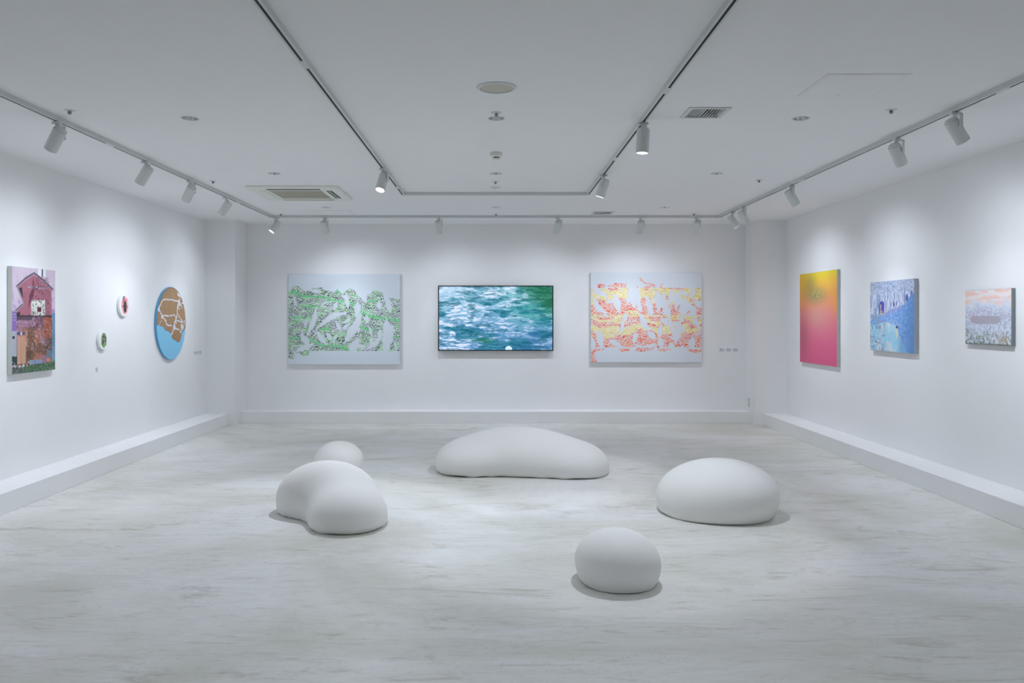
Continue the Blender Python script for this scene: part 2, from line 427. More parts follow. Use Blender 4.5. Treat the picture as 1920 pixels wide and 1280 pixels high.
def rrect(w, d, r, n=6):
    pts = []
    for cx, cy, a0 in ((w - r, d - r, 0), (-w + r, d - r, 90), (-w + r, -d + r, 180), (w - r, -d + r, 270)):
        for k in range(n + 1):
            a = math.radians(a0 + 90 * k / n); pts.append((cx + r * math.cos(a), cy + r * math.sin(a)))
    return pts
def aircon():
    t = thing('ceiling_air_conditioner', 'square ceiling cassette air conditioner with a beige grille', 'air conditioner', (AC[0], AC[1], CEIL))
    H = .462
    # bezel: rounded outer ring sloping to an inner plate that carries four slots and the grille opening
    bm = bmesh.new()
    outs = [(rrect(H, H, .05), -.0004), (rrect(H, H, .05), -.010), (rrect(H - .012, H - .012, .045), -.020), (rrect(H - .04, H - .04, .03), -.022)]
    rings = [[bm.verts.new((x, y, z)) for x, y in p] for p, z in outs]
    for a, b in zip(rings[:-1], rings[1:]):
        n = len(a)
        for i in range(n): bm.faces.new((a[i], a[(i + 1) % n], b[(i + 1) % n], b[i]))
    obj('bezel', bm, M_plastic, t, smooth=True)
    # face plate as strips leaving four rectangular outlets
    bm = bmesh.new(); I = H - .035; za, zb = -.0215, -.012
    s0, s1, hl = .310, .372, .27      # outlet band from the centre, half length
    g = .265
    for sx in (-1, 1):
        xs = sorted((sx * s1, sx * I)); add_box(bm, xs[0], xs[1], -I, I, za, zb)
    for sy in (-1, 1):
        ys = sorted((sy * s1, sy * I)); add_box(bm, -s1, s1, ys[0], ys[1], za, zb)
    for sx in (-1, 1):
        for sy in (-1, 1):
            xs = sorted((sx * hl, sx * s1)); ys = sorted((sy * hl, sy * s1)); add_box(bm, xs[0], xs[1], ys[0], ys[1], za, zb)
    for sx in (-1, 1):
        xs = sorted((sx * g, sx * s0)); add_box(bm, xs[0], xs[1], -hl, hl, za, zb)
    for sy in (-1, 1):
        ys = sorted((sy * g, sy * s0)); add_box(bm, -g, g, ys[0], ys[1], za, zb)
    obj('face_plate', bm, M_plastic, t)
    obj('housing_box', bx(-.42, .42, -.42, .42, .02, .22), M_dark, t)
    bm = bx(-g + .002, g - .002, -g + .002, g - .002, -.020, -.010)
    for k in range(-11, 12): add_box(bm, -g + .004, g - .004, k * .022 - .002, k * .022 + .002, -.0225, -.0195)
    obj('intake_grille', bm, M_grille, t)
    obj('grille_seam', frame_bm(.300, .300, .003, -.0222, -.0214), M_grille, t)
    # louvres: near and right slots hold blocks coloured dark as inner shade, right with fins, left slot closed, far one hanging a little
    obj('louvre', bx(-s1 + .004, -s0 - .004, -hl + .006, hl - .006, -.023, -.016), M_plastic, t)
    for y0, y1 in ((-.21, -.2085), (.2085, .21)):
        obj('louvre_screw', bx(-.345, -.337, y0 - .003, y1 + .003, -.0245, -.023), M_grille, t)
    obj('louvre', bx(-hl + .006, hl - .006, s0 + .004, s1 - .004, -.021, -.014), M_plastic, t)
    obj('louvre', bevel(bx(-hl + .006, hl - .006, s1 - .022, s1 - .006, -.036, -.0215), .002), M_plastic, t)
    obj('outlet_shade_block', bx(-hl + .004, hl - .004, -s1 + .002, -s0 - .002, -.0200, -.012), M_dark, t)
    obj('outlet_shade_block', bx(s0 + .002, s1 - .002, -hl + .004, hl - .004, -.0185, -.010), M_dark, t)
    for k in range(9):
        obj('fin', bx(s0 + .003, s1 - .003, -.0015, .0015, -.021, -.0186), M_track, t, loc=(0, -.22 + k * .055, 0))
    obj('louvre', bx((s0 + s1) / 2 - .004, (s0 + s1) / 2 + .004, -hl + .005, hl - .005, -.0235, -.0212), M_plastic, t)
aircon()

# ================================================================= PEBBLE SEATS
def pebble(name, label, el, kk=1.7, n=128, m=72):
    el = np.array(el); wgt = el[:, 3] * el[:, 4]
    c = np.array([(el[:, 0] * wgt).sum() / wgt.sum(), (el[:, 1] * wgt).sum() / wgt.sum(), .10])
    th = np.linspace(0, 2 * np.pi, n, endpoint=False); ph = np.linspace(-np.pi / 2, np.pi / 2, m)
    T, P = np.meshgrid(th, ph); D = np.stack([np.cos(T) * np.cos(P), np.sin(T) * np.cos(P), np.sin(P)], -1).reshape(-1, 3)
    lo = np.zeros(len(D)); hi = np.full(len(D), 2.0)
    for _ in range(30):
        t = (lo + hi) / 2; p = c + D * t[:, None]; Fv = 0
        for x, y, zc, rx, ry, rz, a in el:
            ca, sa = math.cos(a), math.sin(a); dx = p[:, 0] - x; dy = p[:, 1] - y
            u = (dx * ca + dy * sa) / rx; v = (-dx * sa + dy * ca) / ry; ww = (p[:, 2] - zc) / rz; ww = np.where(ww < 0, ww * .8, ww)
            q = (np.abs(u) ** 2.1 + np.abs(v) ** 2.1) ** (2 / 2.1) + ww * ww
            Fv = Fv + np.exp(-kk * (q - 1))
        ins = Fv > 1; lo = np.where(ins, t, lo); hi = np.where(ins, hi, t)
    p = c + D * lo[:, None]
    k = p[:, 2] < 0.0015
    s = np.where(k, -(c[2] - .0015) / np.minimum(D[:, 2], -1e-6), 0)
    p[k] = c + D[k] * s[k][:, None]
    p = p.reshape(m, n, 3)
    bm = bmesh.new(); org = Vector((c[0], c[1], 0)); R = []
    bot = bm.verts.new(Vector(p[0].mean(0)) - org); top = bm.verts.new(Vector(p[-1].mean(0)) - org)
    for j in range(1, m - 1): R.append([bm.verts.new(Vector(q) - org) for q in p[j]])
    for i in range(n):
        i2 = (i + 1) % n
        bm.faces.new((bot, R[0][i2], R[0][i])); bm.faces.new((top, R[-1][i], R[-1][i2]))
        for j in range(len(R) - 1): bm.faces.new((R[j][i], R[j][i2], R[j + 1][i2], R[j + 1][i]))
    o = obj(name, bm, M_blob, loc=org)
    for pl in o.data.polygons: pl.use_smooth = True
    return tag(o, label, 'seat', 'white pebble seats on the floor')
pebble('pebble_seat', 'longest white pebble seat, low and wide, in front of the sea screen',
       [[-0.2775, 7.6912, 0.083, 0.284, 0.3799, 0.186, -0.0398], [0.0717, 7.8145, 0.1035, 0.4008, 0.4196, 0.2691, 0.0419], [0.436, 7.7438, 0.0821, 0.3973, 0.435, 0.2667, -0.1357], [0.7786, 7.5686, 0.0663, 0.2716, 0.3526, 0.1879, -0.1207]], 1.5)
pebble('pebble_seat', 'two-lobed white pebble seat on the left with a waist between its humps',
       [[-1.2632, 6.0645, 0.1023, 0.3699, 0.2918, 0.2691, 0.038], [-1.0235, 5.6557, 0.0517, 0.2633, 0.3032, 0.2004, 0.0256]], 1.3)
pebble('pebble_seat', 'small round white pebble seat partly hidden behind the two-lobed one',
       [[-1.447, 7.4845, 0.1271, 0.2219, 0.2268, 0.1771, 0.0017]])
pebble('pebble_seat', 'broad domed white pebble seat on the right side of the floor',
       [[1.5979, 6.0276, 0.1052, 0.39, 0.3605, 0.2482, 0.04], [1.705, 5.9401, 0.1799, 0.3191, 0.3463, 0.192, -0.0293]])
pebble('pebble_seat', 'small round white pebble seat alone nearest the viewer',
       [[0.6698, 4.4518, 0.1075, 0.2316, 0.2625, 0.1715, 0.0842]])

# ================================================================= ART (numpy paint laid on fine meshes)
def hsh(ix, iy, seed):
    h = (ix.astype(np.int64) * 374761393 + iy.astype(np.int64) * 668265263 + seed * 2147483647) & 0xffffffff
    h = ((h ^ (h >> 13)) * 1274126177) & 0xffffffff
    return ((h ^ (h >> 16)) & 0xffff) / 65535.0
def vn(x, y, seed=0):
    x = np.asarray(x, float) + 1000; y = np.asarray(y, float) + 1000
    ix = np.floor(x); iy = np.floor(y); fx = x - ix; fy = y - iy
    fx = fx * fx * (3 - 2 * fx); fy = fy * fy * (3 - 2 * fy)
    a = hsh(ix, iy, seed); b = hsh(ix + 1, iy, seed); c = hsh(ix, iy + 1, seed); d = hsh(ix + 1, iy + 1, seed)
    return (a * (1 - fx) + b * fx) * (1 - fy) + (c * (1 - fx) + d * fx) * fy
def fbm(x, y, seed=0, o=4):
    s = 0; a = .5; t = 0
    for k in range(o):
        s = s + a * vn(x * 2 ** k, y * 2 ** k, seed + k * 17); t += a; a *= .55
    return s / t
def mixc(A, B, m):
    m = np.clip(m, 0, 1)[..., None]; return A * (1 - m) + np.asarray(B, float) * m
def sm(a, b, x):
    t = np.clip((x - a) / (b - a), 0, 1); return t * t * (3 - 2 * t)
def seg_d(X, Y, pts):
    D = np.full(X.shape, 1e9)
    for (x0, y0), (x1, y1) in zip(pts[:-1], pts[1:]):
        dx, dy = x1 - x0, y1 - y0; t = np.clip(((X - x0) * dx + (Y - y0) * dy) / (dx * dx + dy * dy + 1e-9), 0, 1)
        D = np.minimum(D, np.hypot(X - x0 - t * dx, Y - y0 - t * dy))
    return D
def poly_m(X, Y, pts):
    ins = np.zeros(X.shape, bool); n = len(pts)
    for i in range(n):
        x0, y0 = pts[i]; x1, y1 = pts[(i + 1) % n]
        c = ((y0 > Y) != (y1 > Y)) & (X < (x1 - x0) * (Y - y0) / (y1 - y0 + 1e-12) + x0)
        ins ^= c
    return ins
def full(U, c): return np.ones(U.shape + (3,)) * np.array(c, float)

def taper(X, Y, pts, wd, rag=.5, seed=77):
    """pointed shard: polyline whose width swells in the middle and closes at both ends"""
    P = np.array(pts, float); L = np.hypot(*(P[1:] - P[:-1]).T); cum = np.concatenate([[0], np.cumsum(L)]); tot = cum[-1]
    best = np.full(X.shape, 1e9); tt = np.zeros(X.shape)
    ext = wd * .9
    for k in range(len(P) - 1):
        d = (P[k + 1] - P[k]) / max(L[k], 1e-6); u = (X - P[k][0]) * d[0] + (Y - P[k][1]) * d[1]
        lo = -ext if k == 0 else 0; hi = L[k] + (ext if k == len(P) - 2 else 0)
        uc = np.clip(u, lo, hi); q = np.hypot(X - P[k][0] - uc * d[0], Y - P[k][1] - uc * d[1])
        m = q < best; best = np.where(m, q, best); tt = np.where(m, (cum[k] + uc + ext) / (tot + 2 * ext), tt)
    prof = np.clip(2.6 * np.minimum(tt, 1 - tt), 0, 1) ** .8
    return best < wd * prof * (1 - rag / 2 + rag * fbm(X / 24, Y / 24, seed))
def warp_lines(X, Y, per, seed, amp):
    """hatched contour lines broken into short strokes, direction drifting from patch to patch"""
    cx = np.floor((X + (fbm(X / 70, Y / 70, seed) - .5) * 130) / 95); cy = np.floor((Y + (fbm(X / 60, Y / 60, seed + 3) - .5) * 120) / 62)
    rot = (hsh(cx, cy, seed + 5) - .5) * 1.5
    ph = Y * np.cos(rot) + X * np.sin(rot) * .8 + (fbm(X / 55, Y / 55, seed + 9) - .5) * amp + (fbm(X / 16, Y / 16, seed + 11) - .5) * 9
    return np.sin(ph * 2 * np.pi / per)

def art_green(U, V):
    X = 240 + U * 1215; Y = 200 + V * 970
    C = full(U, (208, 216, 224))
    jx = (fbm(X / 18, Y / 18, 31, 3) - .5) * 22; jy = (fbm(X / 18, Y / 18, 37, 3) - .5) * 22
    top = np.interp(X, [240, 300, 350, 410, 480, 500, 590, 640, 740, 770, 830, 900, 960, 1000, 1090, 1100, 1190, 1265, 1290, 1340, 1455],
                    [370, 325, 322, 380, 375, 345, 335, 370, 390, 355, 410, 345, 370, 430, 510, 420, 365, 395, 500, 450, 465])
    bot = np.interp(X, [240, 300, 310, 360, 400, 460, 470, 1455], [1120, 1115, 1050, 1050, 1085, 1070, 1025, 1025])
    Yj = Y + jy; Xj = X + jx
    ink = (Yj > top + 2) & (Y < bot + jx * .3)
    for pts, wd in [([(540, 560), (520, 680), (455, 850)], 27), ([(560, 770), (720, 650), (870, 612)], 30), ([(1020, 640), (985, 730), (865, 915)], 44),
                    ([(905, 735), (825, 800)], 16), ([(995, 520), (980, 640)], 34), ([(445, 680), (420, 760)], 18), ([(550, 820), (645, 950)], 28),
                    ([(298, 445), (325, 540)], 16), ([(1310, 720), (1325, 850), (1300, 1035)], 58), ([(1255, 860), (1190, 950), (1095, 1000)], 26),
                    ([(985, 935), (920, 1020)], 46), ([(500, 955), (340, 1020)], 30), ([(395, 870), (450, 950)], 36), ([(765, 720), (812, 815)], 20),
                    ([(768, 505), (738, 575)], 20), ([(1095, 655), (1095, 710)], 24), ([(668, 840), (695, 895)], 24), ([(1228, 505), (1230, 560)], 28),
                    ([(1310, 500), (1350, 590)], 30), ([(870, 415), (885, 550)], 22), ([(490, 375), (575, 388)], 22), ([(845, 725), (915, 675)], 18),
                    ([(765, 850), (730, 905)], 15), ([(1120, 765), (1152, 870)], 16), ([(1150, 880), (1140, 970)], 13), ([(383, 800), (390, 880)], 16),
                    ([(1240, 800), (1228, 870)], 20), ([(1065, 985), (1005, 965)], 24), ([(1385, 805), (1345, 750)], 26), ([(1315, 462), (1350, 505)], 20),
                    ([(640, 500), (600, 540)], 10), ([(1010, 770), (1000, 830)], 12), ([(1420, 1020), (1390, 930)], 10), ([(830, 420), (860, 470)], 14)]:
        ink &= ~taper(Xj, Yj, pts, wd)
    line = warp_lines(X, Y, 14.5, 5, 60)
    on = (line > -.05) & (fbm(X / 13, Y / 6, 21, 3) > .34)
    hue = fbm(X / 60, Y / 35, 40)
    col = mixc(full(U, (44, 54, 50)), (84, 118, 66), sm(.46, .56, hue)); col = mixc(col, (110, 188, 108), sm(.60, .66, hue))
    C = np.where((ink & on)[..., None], col, C)
    wash = fbm(X / 55, Y / 28, 63)
    C = np.where((ink & ~on)[..., None], mixc(full(U, (216, 224, 228)), (196, 224, 202), sm(.45, .65, wash)), C)
    for pts, wd in [([(240, 405), (310, 382), (380, 438), (620, 440), (760, 490), (900, 490), (1000, 600), (1100, 640), (1240, 670), (1455, 700)], 12),
                    ([(250, 660), (400, 665), (520, 670)], 7), ([(430, 880), (600, 965), (800, 975), (930, 1030)], 10), ([(400, 555), (560, 545)], 9), ([(980, 770), (1180, 800)], 10),
                    ([(250, 880), (380, 885)], 8), ([(1100, 485), (1190, 485)], 11), ([(600, 800), (680, 780)], 14), ([(1350, 830), (1430, 900)], 10), ([(770, 370), (800, 400)], 14)]:
        mm = (seg_d(Xj, Yj, pts) < wd) & ((fbm(X / 10, Y / 6, 8) > .40) | (line < .1)) & ink
        C = np.where(mm[..., None], np.array((124, 208, 146.)), C)
    return C

def art_orange(U, V):
    X = 240 + U * 1053; Y = 157 + V * 846
    C = full(U, (214, 219, 226))
    jx = (fbm(X / 22, Y / 22, 131, 3) - .5) * 26; jy = (fbm(X / 22, Y / 22, 137, 3) - .5) * 26
    Xj, Yj = X + jx, Y + jy
    ink = (Y > 302) & (Yj < 862)
    for pl in ([(300, 262), (330, 262), (360, 345), (330, 340)], [(330, 260), (390, 275), (360, 300), (300, 300)], [(395, 290), (480, 255), (575, 262), (578, 298), (470, 300)],
               [(700, 203), (712, 203), (760, 250), (860, 272), (850, 300), (730, 300), (800, 278), (715, 242)], [(905, 268), (925, 262), (920, 300), (900, 300)], [(668, 280), (690, 282), (690, 300), (665, 300)],
               [(242, 880), (300, 876), (268, 930), (305, 1003), (240, 1003)], [(290, 878), (380, 878), (320, 902), (280, 900)], [(500, 878), (620, 870), (600, 895), (540, 910)],
               [(665, 870), (840, 862), (830, 890), (740, 905), (665, 895)], [(870, 880), (1000, 876), (1000, 892), (905, 902)], [(1130, 882), (1290, 886), (1288, 915), (1220, 915)]):
        ink |= poly_m(X + jx * .5, Y + jy * .5, pl)
    for pts, wd in [([(262, 390), (300, 470), (385, 560)], 24), ([(262, 300), (360, 370)], 28), ([(480, 385), (490, 450), (505, 515)], 34), ([(645, 300), (650, 440)], 60), ([(700, 430), (712, 515)], 22),
                    ([(768, 385), (800, 480), (818, 550)], 28), ([(880, 350), (885, 505)], 32), ([(1015, 340), (995, 440)], 30), ([(930, 420), (975, 560)], 40), ([(1075, 350), (1055, 480)], 34),
                    ([(1130, 420), (1120, 550)], 40), ([(1150, 440), (1235, 545)], 34), ([(1215, 310), (1200, 385)], 22), ([(710, 560), (785, 690)], 28), ([(990, 590), (1015, 725)], 22),
                    ([(905, 650), (890, 780)], 22), ([(1050, 640), (1110, 700)], 34), ([(1055, 690), (1050, 800)], 34), ([(548, 630), (528, 710)], 20), ([(325, 730), (340, 850)], 34), ([(258, 790), (262, 865)], 24), ([(430, 800), (530, 855)], 26),
                    ([(665, 735), (652, 820)], 24), ([(795, 725), (850, 770)], 24), ([(905, 790), (912, 860)], 26), ([(1000, 835), (1025, 875)], 28), ([(1205, 790), (1200, 862)], 32), ([(1220, 590), (1265, 670)], 24),
                    ([(560, 555), (575, 605)], 20), ([(1112, 575), (1088, 625)], 18), ([(1240, 430), (1292, 470)], 30), ([(620, 870), (730, 850)], 14), ([(340, 345), (385, 375)], 24), ([(942, 350), (928, 405)], 22),
                    ([(915, 585), (965, 645)], 24), ([(745, 855), (870, 840)], 18), ([(400, 440), (445, 430)], 14), ([(1150, 360), (1095, 350)], 18), ([(980, 760), (1045, 795)], 11), ([(1270, 690), (1278, 740)], 12),
                    ([(1150, 560), (1240, 545)], 14), ([(840, 380), (820, 440)], 10), ([(590, 400), (600, 440)], 12), ([(720, 640), (800, 720)], 10)]:
        ink &= ~(taper(Xj, Yj, pts, wd, .5, 177) & (Y < 868))
    line = warp_lines(X, Y, 14.5, 105, 70)
    on = (line > .0) & (fbm(X / 16, Y / 6, 121, 3) > .36)
    yb = Y + (fbm(X / 110, Y / 90, 150) - .5) * 210
    red = np.zeros(U.shape)
    for a, b in ((0, 300), (418, 560), (598, 655), (738, 2000)): red = np.maximum(red, ((yb > a) & (yb < b)) * 1.0)
    red = np.where(Y < 302, 1, red); red = np.where(Y > 866, 1, red)
    band = np.abs(Y - 567 - (fbm(X / 60, Y / 60, 8) - .5) * 8) < 7
    red = np.where(band, 0, red)
    col = mixc(full(U, (244, 200, 92)), (236, 106, 66), red)
    col = mixc(col, (222, 74, 54), red * sm(.5, .7, fbm(X / 30, Y / 30, 99)))
    C = np.where((ink & on)[..., None], col, C)
    pale = mixc(full(U, (246, 234, 204)), (244, 214, 204), red)
    C = np.where((ink & ~on)[..., None], mixc(C, pale, sm(.30, .55, fbm(X / 40, Y / 20, 160))), C)
    return C

def art_sea(U, V):
    X = U * 1.78; n = lambda a, b, s, o=4: fbm(X * a, V * b, s, o)
    wx = (n(3, 5, 1) - .5) * .22; wy = (n(2.5, 5, 2) - .5) * .12
    # swell bands, then ripples that tighten towards the top
    swell = fbm((X + wx) * 2.4, (V + wy) * 9, 14, 3)
    rip = fbm((X + wx) * 9, (V + wy) * 42, 5, 5); rip2 = fbm((X + wx) * 22, (V + wy * .6) * 80, 8, 3)
    base = mixc(full(U, (122, 178, 208)), (58, 120, 168), sm(.15, .9, V + .3 * (U - .3)))
    base = mixc(base, (30, 138, 132), sm(.42, .85, U + .25 * (.4 - V)) * (1 - sm(.4, .8, V)) * .9)
    base = mixc(base, (28, 112, 134), sm(.52, .66, swell) * .75)
    base = mixc(base, (48, 98, 160), sm(.50, .75, n(2, 3, 30)) * sm(.4, .9, V) * .6)
    foam = sm(.50, .64, rip) * .75 + sm(.52, .70, rip2) * .35
    foam = foam * (.45 + .75 * sm(.95, .15, U)) * (1 - .75 * sm(.52, .66, swell)) + .22 * sm(.58, .46, swell)
    foam += .30 * (1 - sm(.0, .40, V)) * (1 - sm(.5, .9, U))
    C = mixc(base, (208, 222, 246), foam)
    C = mixc(C, (12, 82, 100), sm(.55, .70, fbm((X - wx) * 8, (V - wy) * 34, 55, 4)) * .55)
    g = sm(.74, .96, U + (.22 - V) * .55) * (1 - sm(.32, .55, V)); C = mixc(C, mixc(full(U, (24, 98, 70)), (60, 140, 116), sm(.5, .68, rip) * .7), g * .92)
    C = mixc(C, (32, 110, 72), np.exp(-(((U - .40) / .09) ** 2 + ((V - .85) / .035) ** 2)) * .7)
    d = np.hypot((U * 1510 + 165 - 1093), (V * 850 + 190 - 1033)); C = mixc(C, (205, 228, 246), sm(48, 44, d))
    return C

def art_house(U, V):
    X = U; Y = V
    j = (fbm(X * 30, Y * 60, 3) - .5) * .02
    streak = fbm(X * 60, Y * 7, 4); blot = fbm(X * 14, Y * 24, 6, 5)
    C = mixc(full(U, (186, 166, 188)), (208, 196, 206), streak); C = mixc(C, (158, 128, 178), sm(.45, .7, blot) * sm(.1, .5, V) * .9)
    C = mixc(C, (220, 224, 228), ((X > .58) & (X < .76) & (Y < .07 + j)) * .9); C = mixc(C, (70, 62, 70), ((X > .665) & (X < .70) & (Y < .075)) * .9)
    house = [(.10, .185), (.30, .09), (.49, .035), (.72, .10), (.93, .185), (.91, .22), (.92, .46), (.10, .46), (.05, .42), (.24, .335)]
    hm = poly_m(X + j, Y + j * .5, house)
    C = np.where(hm[..., None], mixc(full(U, (150, 92, 108)), (168, 108, 122), blot), C)
    for pts, wd in (([(.10, .185), (.30, .10), (.49, .045)], .013), ([(.49, .045), (.72, .11), (.94, .19)], .013), ([(.05, .42), (.24, .345)], .010), ([(.11, .19), (.24, .335)], .006)):
        d = seg_d(X * .65, Y, [(a * .65, b) for a, b in pts]) ; C = mixc(C, (96, 82, 100), (d < wd) * .85); C = mixc(C, (190, 190, 200), (np.abs(d - wd) < .003) * .7)
    C = np.where(poly_m(X, Y, [(.14, .2), (.22, .19), (.24, .30)])[..., None], np.array((62, 52, 58.)), C)
    C = np.where(poly_m(X, Y, [(.05, .44), (.17, .42), (.17, .46), (.06, .46)])[..., None], np.array((56, 46, 52.)), C)
    C = np.where(poly_m(X + j, Y, [(.46, .12), (.44, .20), (.38, .26), (.36, .38), (.42, .32), (.48, .26)])[..., None], np.array((104, 56, 74.)), C)
    C = mixc(C, (150, 160, 178), ((X > .34) & (X < .78) & (np.abs(Y - .182) < .011) & (fbm(X * 40, Y * 60, 9) > .42)) * .8)
    spl = fbm(X * 60, Y * 100, 20, 4); C = mixc(C, (82, 42, 58), ((spl > .60) & (X > .45) & (X < .85) & (Y > .08) & (Y < .5)) * .8)
    win = (X > .42) & (X < .75) & (Y > .305 + j) & (Y < .455)
    C = np.where(win[..., None], mixc(full(U, (214, 218, 210)), (150, 148, 140), (fbm(X * 30, Y * 40, 22) > .56) * .8), C)
    C = np.where((win & (spl > .60))[..., None], np.array((110, 70, 84.)), C)
    C = np.where(((X > .56) & (X < .66) & (Y > .375) & (Y < .42))[..., None], np.array((92, 44, 54.)), C)
    # lower half
    low = (Y > .46) & (X > .09 + j) & (X < .92)
    pa = np.floor(X * 6 + j * 30); pb = np.floor(Y * 11 + fbm(X * 5, Y * 3, 31) * 1.5); r = hsh(pa, pb, 5)
    lc = full(U, (122, 84, 100)); lc = mixc(lc, (176, 116, 92), (r > .45) * sm(.52, .66, Y)); lc = mixc(lc, (122, 88, 64), (r > .75) * sm(.5, .6, Y)); lc = mixc(lc, (150, 112, 132), (r < .25) * 1.0)
    lc = mixc(lc, (158, 82, 54), sm(.68, .76, X) * (Y < .68)); lc = mixc(lc, (98, 74, 60), sm(.74, .78, X) * (Y > .68) * (Y < .82))
    lc = mixc(lc, (206, 184, 190), ((np.abs(fbm(X * 16, Y * 26, 33, 4) - .5) < .022) & (Y < .80)) * .75); lc = mixc(lc, (84, 60, 84), ((fbm(X * 90, Y * 44, 36, 3) > .60) & (X > .35)) * .6)
    C = np.where(low[..., None], lc, C)
    C = np.where(((X > .11) & (X < .30) & (Y > .65) & (Y < .91))[..., None], mixc(full(U, (178, 160, 136)), (196, 140, 118), sm(.4, .6, streak)), C)
    C = np.where(((X > .11) & (X < .28) & (np.abs(Y - .625) < .011))[..., None], np.array((70, 76, 110.)), C)
    C = np.where(((X > .18) & (X < .22) & (np.abs(Y - .625) < .013))[..., None], np.array((190, 200, 210.)), C)
    C = mixc(C, (58, 52, 60), ((np.abs(Y - .462 + j) < .008) & (X > .02) & (X < .96)) * .9); C = mixc(C, (74, 58, 70), ((Y > .46) & (Y < .50) & (X > .09) & (X < .45)) * .7)
    C = np.where(((X < .10) & (Y > .60) & (Y < .90))[..., None], mixc(full(U, (186, 188, 198)), (150, 154, 166), streak), C)
    C = np.where(((X < .055) & (X > .01) & (np.abs(Y - .66) < .012))[..., None], np.array((44, 44, 52.)), C)
    C = np.where(((X < .10) & (Y > .41) & (Y < .60))[..., None], mixc(full(U, (138, 104, 170)), (150, 170, 176), (np.sin(Y * 230) > .5) * (Y < .52) * .7), C)
    C = np.where(((X > .92) & (Y > .43))[..., None], mixc(full(U, (84, 100, 124)), (120, 170, 200), streak), C)
    C = np.where(((X > .33) & (X < .40) & (np.sin(Y * 260) > .3) & (Y > .80) & (Y < .87))[..., None], np.array((60, 44, 50.)), C)
    C = np.where(((X > .38) & (X < .68) & (Y > .885) & (Y < .925 + j))[..., None], mixc(full(U, (150, 168, 190)), (110, 116, 150), streak), C)
    C = np.where(((X > .79) & (X < .88) & (Y > .88) & (Y < .925))[..., None], np.array((196, 128, 96.)), C)
    C = np.where(((X > .79) & (X < .91) & (Y > .80) & (Y < .88))[..., None], np.array((108, 120, 136.)), C)
    C = np.where(((X < .11) & (Y > .83 + j * 2) & (Y < .92))[..., None], np.array((44, 66, 64.)), C)
    g = Y > .935 + j * 1.5 - .02 * X
    C = np.where(g[..., None], mixc(mixc(full(U, (66, 92, 66)), (84, 84, 84), sm(.4, .1, X)), (120, 150, 128), (fbm(X * 50, Y * 90, 50) > .58) * .8), C)
    C = mixc(C, (210, 214, 224), ((fbm(X * 34, Y * 60, 61) > .66) & (np.abs(Y - .915) < .03) & (X < .5)) * .9)
    return C

def art_land(U, V):
    X = 95 + U * 435; Y = 65 + V * 1075
    j = (fbm(X / 12, Y / 24, 3, 4) - .5) * 30
    C = full(U, (132, 198, 236))
    b = np.interp(X, [95, 140, 190, 215, 260, 300, 320, 360, 400, 440, 465, 470, 510, 535], [618, 640, 648, 705, 715, 770, 832, 852, 892, 880, 805, 745, 710, 650])
    r = np.hypot(U - .5, V - .5)
    land = (Y + j * .6 < b)
    wood = mixc(full(U, (178, 146, 108)), (160, 122, 86), fbm(X / 5, Y / 120, 8)); wood = mixc(wood, (152, 116, 84), sm(.5, 1, V * 1.2) * .6)
    edge = np.abs(Y + j * .6 - b) < 7
    C = np.where(land[..., None], wood, C); C = np.where((land & edge)[..., None], np.array((120, 74, 60.)), C)
    C = mixc(C, (136, 96, 74), sm(.480, .494, r) * land * .8)
    riv = np.zeros(U.shape, bool); k = .1 + 1.7 * fbm(X / 8, Y / 16, 15, 3)
    for pts, wd in (([(120, 380), (150, 320), (190, 248), (300, 252), (420, 267)], 6), ([(440, 190), (428, 290), (395, 370), (400, 460), (375, 540), (345, 640), (330, 740), (300, 772)], 8),
                    ([(490, 280), (400, 365)], 6), ([(130, 405), (170, 490), (220, 560), (240, 620), (310, 642)], 7), ([(170, 488), (270, 490), (350, 478), (380, 520)], 5),
                    ([(400, 460), (440, 520), (490, 580)], 5), ([(380, 560), (480, 590)], 5), ([(512, 565), (490, 680), (450, 745)], 7), ([(350, 680), (435, 700)], 6), ([(405, 150), (445, 195)], 8),
                    ([(400, 375), (440, 385)], 4), ([(450, 310), (475, 375)], 5), ([(125, 630), (165, 550)], 3)):
        riv |= seg_d(X * 2.2 + j, Y + j, [(a * 2.2, c) for a, c in pts]) < wd * 1.7 * k
    for cx, cy, rr in ((428, 290, 26), (172, 510, 24), (352, 655, 34), (125, 395, 30), (412, 168, 24), (470, 650, 30), (222, 560, 16), (450, 735, 18), (380, 590, 18), (470, 590, 20)):
        riv |= np.hypot((X - cx) * 2.0 + j, Y - cy + j) < rr * (.5 + k * .6)
    riv |= (fbm(X / 7, Y / 9, 70) > .80)
    C = np.where((riv & land)[..., None], np.array((222, 222, 232.)), C)
    return C

